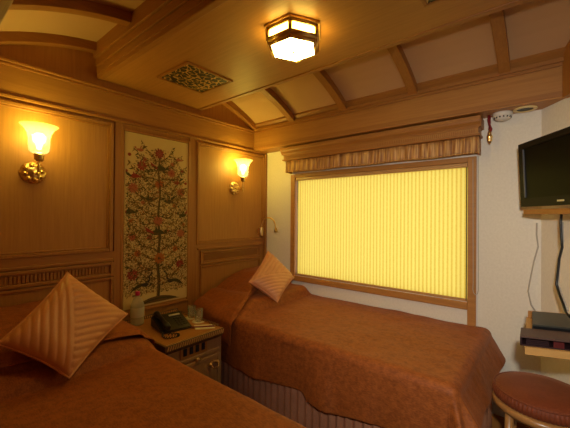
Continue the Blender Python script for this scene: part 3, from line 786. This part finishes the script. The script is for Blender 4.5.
obj('inlay_strip', bm, lightw, tp)
bm = B(); box(bm, (.570, ya+.01, .410), (.592, yb-.004, .437), .008); obj('cove_moulding', bm, darkw, ns)
bm = B()
box(bm, (.03, yb-.026, .470), (.56, yb-.014, .485), .003); box(bm, (.03, ya, .470), (.046, yb, .492), .003)
gl = obj('gallery_rail', bm, darkw, ns)
bm = B()
for i in range(30):
    x = .05+.5*i/29; box(bm, (x, yb-.0275, .473), (x+.009, yb-.0255, .483))
for i in range(28):
    y = ya+.01+(yb-ya-.03)*i/27; box(bm, (.0455, y, .474), (.0475, y+.009, .488))
obj('inlay_strip', bm, lightw, gl)
bm = B(); box(bm, (.568, -1.345, .345), (.578, -1.150, .420), .003); sw = obj('inlay_plate', bm, wood_y, ns)
for i in range(4):
    bm = B(); y = -1.327+i*.044; box(bm, (.5775, y, .360), (.581, y+.026, .406), .002); obj('switch', bm, inlay, sw)
bm = B(); box(bm, (.568, ya+.02, .318), (.580, yb-.02, .338), .004); dr = obj('pull_out_tray', bm, ptaupe, ns)
bm = B(); lathe(bm, [(.004, 0), (.005, .008), (.013, .014), (.014, .020), (.008, .026), (0, .028)], (.579, -1.235, .318), 16, axis='X'); obj('knob', bm, brass, dr)
bm = B(); box(bm, (.568, ya+.02, -.08), (.580, yb-.02, .303), .003); frame(bm, ya+.02, yb-.02, -.08, .303, .022, .006, .580, .003); dr = obj('door', bm, ptaupe, ns)
bm = B()
for y in (-1.133, -1.075): lathe(bm, [(.011, 0), (.014, .004), (.008, .010), (.005, .020), (0, .022)], (.586, y, .252), 14, axis='X')
tube(bm, [(.602, -1.133, .252), (.608, -1.128, .236), (.612, -1.115, .226), (.612, -1.104, .232), (.612, -1.093, .226), (.608, -1.080, .236), (.602, -1.075, .252)], .0045, 8)
for q in range(5): disc_a = PI*q/4; lathe(bm, [(0, .008), (.010, .004), (.010, 0)], (.586, -1.104+.022*math.cos(disc_a), .250+.010*math.sin(disc_a)), 10, axis='X')
obj('handle', bm, brass, dr)
# telephone
ph = thing('telephone', (.33, -1.26, .47), 'black desk telephone on the bedside cabinet', 'telephone')
def rotp(x, y, z, a=math.radians(-8), c=(.34, -1.265)): return Vector((c[0]+x*math.cos(a)-y*math.sin(a), c[1]+x*math.sin(a)+y*math.cos(a), z))
bm = B(); prof = [(-.10, .472), (.105, .472), (.105, .484), (-.05, .535), (-.085, .545), (-.10, .535)]
prism(bm, [rotp(x, -.10, z) for x, z in prof], rotp(0, .20, 0)-rotp(0, 0, 0)); bmesh.ops.bevel(bm, geom=bm.edges[:], offset=.006, segments=2, affect='EDGES'); obj('base', bm, black, ph)
bm = B()
hp = [rotp(-.10+.2*i/12, -.065, .548-.045*(i/12)+.016*math.sin(PI*i/12)) for i in range(13)]
tube(bm, hp, [.020, .024, .022, .016, .014, .014, .014, .014, .014, .016, .022, .024, .020], 12); obj('handset', bm, black, ph)
bm = B()
for i in range(4):
    for j in range(3):
        x = -.01+i*.024; c = rotp(x, .025+j*.022, .472+.051*(1-(x+.05)/.155)+.014); box(bm, c-Vector((.007, .006, .004)), c+Vector((.007, .006, .002)), .001)
obj('keypad', bm, plain('dark_grey_keys', (.03, .03, .03), .5), ph)
bm = B(); c = [rotp(-.048, .0, .538), rotp(-.048, .075, .538), rotp(-.034, .075, .533), rotp(-.034, .0, .533)]
prism(bm, c, (0, 0, .0035)); obj('name_strip', bm, silver, ph)
bm = B(); pts = []
for i in range(90):
    t = i/89; a = t*2*PI*16; base = Vector((.40+.10*math.sin(t*PI)+.06*t, -1.36-.04*math.sin(t*PI*2)+.00*t, .480)); pts.append(base+Vector((.005*math.cos(a), .005*math.sin(a)*.6, .006*math.sin(a))))
tube(bm, pts, .0028, 6); obj('coiled_cord', bm, black, ph)
# water bottle
bt = thing('water_bottle', (.115, -1.385, .47), 'clear plastic water bottle with a magenta cap beside the telephone', 'bottle')
bm = B(); lathe(bm, [(.0, .001), (.038, .001), (.043, .010), (.043, .04), (.041, .045), (.043, .05), (.043, .125), (.040, .145), (.028, .172), (.016, .186), (.013, .192), (.013, .203)], (.115, -1.385, .471), 28, wav=lambda a, z: .02*math.cos(8*a)*(z < .05)); obj('body', bm, petm, bt, True)
bm = B(); lathe(bm, [(.0435, .055), (.0438, .058), (.0438, .118), (.0435, .12)], (.115, -1.385, .471), 28); top = [f for f in bm.faces if len(f.verts) > 8]; bmesh.ops.delete(bm, geom=top, context='FACES_ONLY')
obj('label', bm, glassmat('pale_label', (.8, .8, .75), .45), bt, True)
bm = B(); lathe(bm, [(0, .224), (.014, .224), (.0155, .220), (.0155, .199), (.0145, .198), (0, .198)], (.115, -1.385, .471), 20); obj('cap', bm, redp, bt)
# glasses on paper coasters, note card and pen
for i, (x, y, lab) in enumerate(((.27, -1.06, 'clear glass tumbler on a paper mat, nearer the wall hanging'), (.375, -1.072, 'clear glass tumbler on a paper mat, nearer the cabinet front'))):
    bm = B(); lathe(bm, [(0, 0), (.046, 0), (.046, .002), (0, .002)], (x, y, .4705), 24)
    tag(obj('paper_mat', bm, paper), 'round white paper mat under the tumbler nearer the %s' % ('wall hanging' if i == 0 else 'cabinet front'), 'coaster', 'paper mats under the tumblers')
    bm = B(); lathe(bm, [(0, .001), (.024, .001), (.025, .005), (.029, .085), (.0275, .085), (.0235, .009), (0, .009)], (x, y, .4725), 24)
    tag(obj('glass_tumbler', bm, glass, smooth=True), lab, 'glass', 'glass tumblers')
bm = B(); prism(bm, [(.43, -1.15, .4706), (.50, -1.055, .4706), (.575, -1.085, .4706), (.505, -1.19, .4706)], (0, 0, .003)); tag(obj('note_card', bm, paper), 'cream note card lying at the front corner of the cabinet', 'card')
pn = thing('pen', (.50, -1.13, .474), 'dark red pen lying across the cream note card', 'pen')
bm = B(); tube(bm, [(.455, -1.195, .4786), (.463, -1.183, .4786), (.555, -1.075, .4786)], [.002, .005, .005], 8); obj('barrel', bm, plain('dark_red_pen', (.22, .012, .03), .4), pn)
bm = B(); tube(bm, [(.53, -1.104, .484), (.556, -1.073, .484)], .0015, 6); obj('clip', bm, silver, pn)

# ------------------------------------------------------------ television corner
tva, tvb = Vector((2.149, -.25, 1.622)), Vector((2.163, -.25, 1.279))
dh = Vector((.545, -.839, 0)); dv = (tvb-tva); TH = dv.length; dv.normalize(); dn = dh.cross(dv).normalized()
if dn.dot(Vector((-.8, -.5, 0))) < 0: dn = -dn
tv = thing('television', tuple((tva+tvb)/2+dh*.3), 'black flat television mounted on the slanting right wall', 'television')
TW = .60
def tvp(a, b, c): return tva+dh*a+dv*b+dn*c
def tbox(bm, a0, a1, b0, b1, c0, c1):
    prism(bm, [tvp(a0, b0, c0), tvp(a1, b0, c0), tvp(a1, b1, c0), tvp(a0, b1, c0)], dn*(c1-c0))
bm = B(); tbox(bm, 0, TW, 0, .030, -.022, 0); tbox(bm, 0, TW, TH-.045, TH, -.022, 0); tbox(bm, 0, .036, .030, TH-.045, -.022, 0); tbox(bm, TW-.036, TW, .030, TH-.045, -.022, 0)
obj('bezel', bm, plain('gloss_black_bezel', (.006, .005, .005), .45, 0., .15), tv)
bm = B(); tbox(bm, .034, TW-.034, .028, TH-.043, -.016, -.006); obj('screen', bm, blackg, tv)
bm = B(); tbox(bm, .036, .040, .034, TH-.05, -.006, .0015); obj('inner_highlight_edge', bm, plain('grey_edge', (.10, .10, .11), .3), tv)
bm = B(); tbox(bm, .02, TW-.02, .015, TH-.015, -.055, -.022); obj('back_shell', bm, black, tv)
bm = B(); tbox(bm, TW/2-.022, TW/2+.022, TH-.026, TH-.018, 0, .0012); obj('badge', bm, silver, tv)
bm = B(); tbox(bm, TW/2-.04, TW/2+.04, .10, .24, -.20, -.055); obj('wall_bracket', bm, black, tv)
# wooden ledge under it
bm = B(); e0 = tvb+Vector((.010, .018, -.014))
p1 = e0; p2 = e0+dh*.62; q2 = Vector((rwx(p2.y-.0)-.002, p2.y+.0, p2.z)); q1 = Vector((rwx(p1.y+.02)-.002, p1.y+.02, p1.z))
prism(bm, [p1+Vector((0, 0, 0)), p2, q2, q1], (0, 0, -.026)); tag(obj('television_ledge', bm, trim_y), 'narrow wooden ledge on the wall just below the television', 'shelf')
# cables
cv = thing('power_cable', (2.36, -.42, .79), 'black cable dangling from the television down to the media box', 'cable')
bm = B()
tube(bm, [(2.330, -.40, 1.2375), (2.327, -.40, 1.20), (2.330, -.40, 1.12), (2.333, -.40, 1.08), (2.322, -.39, 1.02), (2.315, -.40, .93), (2.312, -.40, .90), (2.322, -.42, .86), (2.336, -.46, .82), (2.345, -.52, .795), (2.36, -.56, .785)], .0055, 8); obj('outer_sheath', bm, black, cv)
bm = B()
tube(bm, [(2.335, -.395, 1.20), (2.338, -.395, 1.11), (2.326, -.385, 1.04), (2.322, -.395, .96), (2.320, -.395, .90), (2.338, -.43, .84), (2.352, -.50, .80)], .003, 8); obj('thin_wire', bm, greyc, cv)
bm = B(); tube(bm, [(2.225, -.022, 1.19), (2.224, -.02, 1.12), (2.232, -.02, 1.05), (2.212, -.02, .96), (2.195, -.02, .85), (2.185, -.02, .78), (2.20, -.02, .70), (2.225, -.03, .66)], .004, 8); tag(obj('slack_cable', bm, greyc), 'pale slack cable lying against the cream wall beneath the television', 'cable')

# shelf with its things
EX, EP = Vector((.935, .353, 0)), Vector((-.04, .999, 0))
A = Vector((2.216, -.887, .72))
def onwall(p, back=.004):                        # run from p along EX until the slanting wall
    t = (2.245-.70*p.y-back-p.x)/(EX.x+.70*EX.y); return p+EX*t
sh = thing('wall_shelf', (2.35, -.65, .60), 'pale wooden shelf fixed to the slanting wall above the stool', 'shelf')
A2 = A+EP*.475
def quad(p, q, z): return [Vector((v.x, v.y, z)) for v in (p, onwall(p), onwall(q), q)]
bm = B(); prism(bm, quad(A, A2, .692), (0, 0, .028)); obj('board', bm, wood('shelf_wood', (.60, .33, .10), (.5, .26, .075), 'X'), sh)
bm = B()
for p in (A+EP*.10, A+EP*.34):
    e_ = onwall(p); prism(bm, [Vector((v.x, v.y, zz)) for v, zz in ((e_-EX*.02, .56), (e_, .56), (e_, .692), (e_-EX*.16, .692), (e_-EX*.15, .675))], EP*.018)
    w_b = obj('bracket', bm, trim_y, sh); bm = B()
bm.free()
bm = B(); p = A+EP*.455+EX*.006; prism(bm, quad(p, p+EP*.018, .72), (0, 0, .034)); obj('back_lip', bm, wood_x, sh)
# media box
db = thing('media_box', (2.33, -.6, .72), 'grey black media player box on the shelf behind the leather folder', 'media player')
Q = Vector((2.232, -.728, 0)); w_, d_ = .185, .255
def bx(p, w, d, z0, z1, bm, ex=EX, ey=EP): prism(bm, [Vector((v.x, v.y, z0)) for v in (p, p+ex*w, p+ex*w+ey*d, p+ey*d)], (0, 0, z1-z0))
bm = B(); bx(Q, w_, d_-.005, .726, .770, bm); bmesh.ops.bevel(bm, geom=bm.edges[:], offset=.003, segments=2, affect='EDGES'); obj('casing', bm, dvdm, db)
bm = B(); bx(Q+EX*.004-EP*.003, w_-.008, .004, .729, .765, bm); fp = obj('front_panel', bm, black, db)
bm = B(); bx(Q+EX*.05-EP*.0045, .07, .002, .750, .753, bm); obj('disc_slot', bm, dvdm, fp)
for a_, b__ in ((.01, .02), (w_-.02, .02), (.01, d_-.03), (w_-.02, d_-.03)):
    bm = B(); bx(Q+EX*a_+EP*b__, .012, .012, .72, .727, bm); obj('foot', bm, black, db)
# leather stationery tray
lt = thing('leather_folder', (2.28, -.82, .72), 'open brown leather stationery holder at the front edge of the shelf', 'folder')
Q = Vector((2.200, -.880, 0)); w_, d_ = .24, .125
bm = B(); bx(Q, w_, d_, .750, .757, bm); bmesh.ops.bevel(bm, geom=bm.edges[:], offset=.002, segments=1, affect='EDGES'); obj('top_flap', bm, leather, lt)
bm = B(); bx(Q, w_, d_, .7205, .726, bm); bx(Q+EP*(d_-.006), w_, .006, .726, .75, bm); bx(Q+EP*.006, .006, d_-.012, .726, .75, bm); obj('tray', bm, leather_d, lt)
bm = B()
for q_ in range(3): bx(Q+EX*.02+EP*(.012+.004*q_), .075, d_-.03, .726+.0052*q_, .7305+.0052*q_, bm)
tag(obj('booklet_stack', bm, leather_d), 'thin dark booklets stacked inside the leather holder', 'booklets')
bm = B(); bx(Q+EX*.108+EP*.0, .034, .05, .7262, .7475, bm); tag(obj('matchbox', bm, maroon), 'small maroon box inside the leather holder on the shelf', 'box')

# ------------------------------------------------------------ stool
cx, cy = 2.262, -.575
st = thing('stool', (cx, cy, FL), 'round cane stool with rust fabric seat beneath the shelf', 'stool')
bm = B(); lathe(bm, [(0, .385), (.172, .385), (.180, .392), (.184, .410), (.181, .430), (.174, .440), (.160, .449), (.10, .456), (0, .459)], (cx, cy, 0), 360, wav=lambda a, z: .028*abs(math.sin(36*a))**.6*(.388 < z < .436)); se = obj('seat_cushion', bm, stoolm, st, True)
bm = B(); tube(bm, [(cx+.181*math.cos(2*PI*i/48), cy+.181*math.sin(2*PI*i/48), .436) for i in range(49)], .004, 6, caps=False); obj('piping', bm, stoolm, se)
bm = B(); tube(bm, [(cx+.172*math.cos(2*PI*i/48), cy+.172*math.sin(2*PI*i/48), .368) for i in range(49)], .019, 12, caps=False); obj('seat_ring', bm, stoolwood, st)
feet = []
for k_ in range(4):
    a = yaw+PI+.10+k_*PI/2; c, s = math.cos(a), math.sin(a); feet.append((c, s))
    bm = B(); tube(bm, [(cx+.158*c, cy+.158*s, .36), (cx+.166*c, cy+.166*s, .10), (cx+.176*c, cy+.176*s, FL)], [.017, .016, .014], 12); obj('leg', bm, stoolwood, st)
for k_ in range(4):
    (c, s), (c2, s2) = feet[k_], feet[(k_+1) % 4]; z = .08
    bm = B(); tube(bm, [(cx+.160*c, cy+.160*s, z), (cx+.160*c2, cy+.160*s2, z)], .010, 8); obj('stretcher', bm, stoolwood, st)

# ------------------------------------------------------------ lift everything so the floor lies at z = 0
for o in S.objects:
    if o.parent is None and o is not cam: o.location.z += LIFT
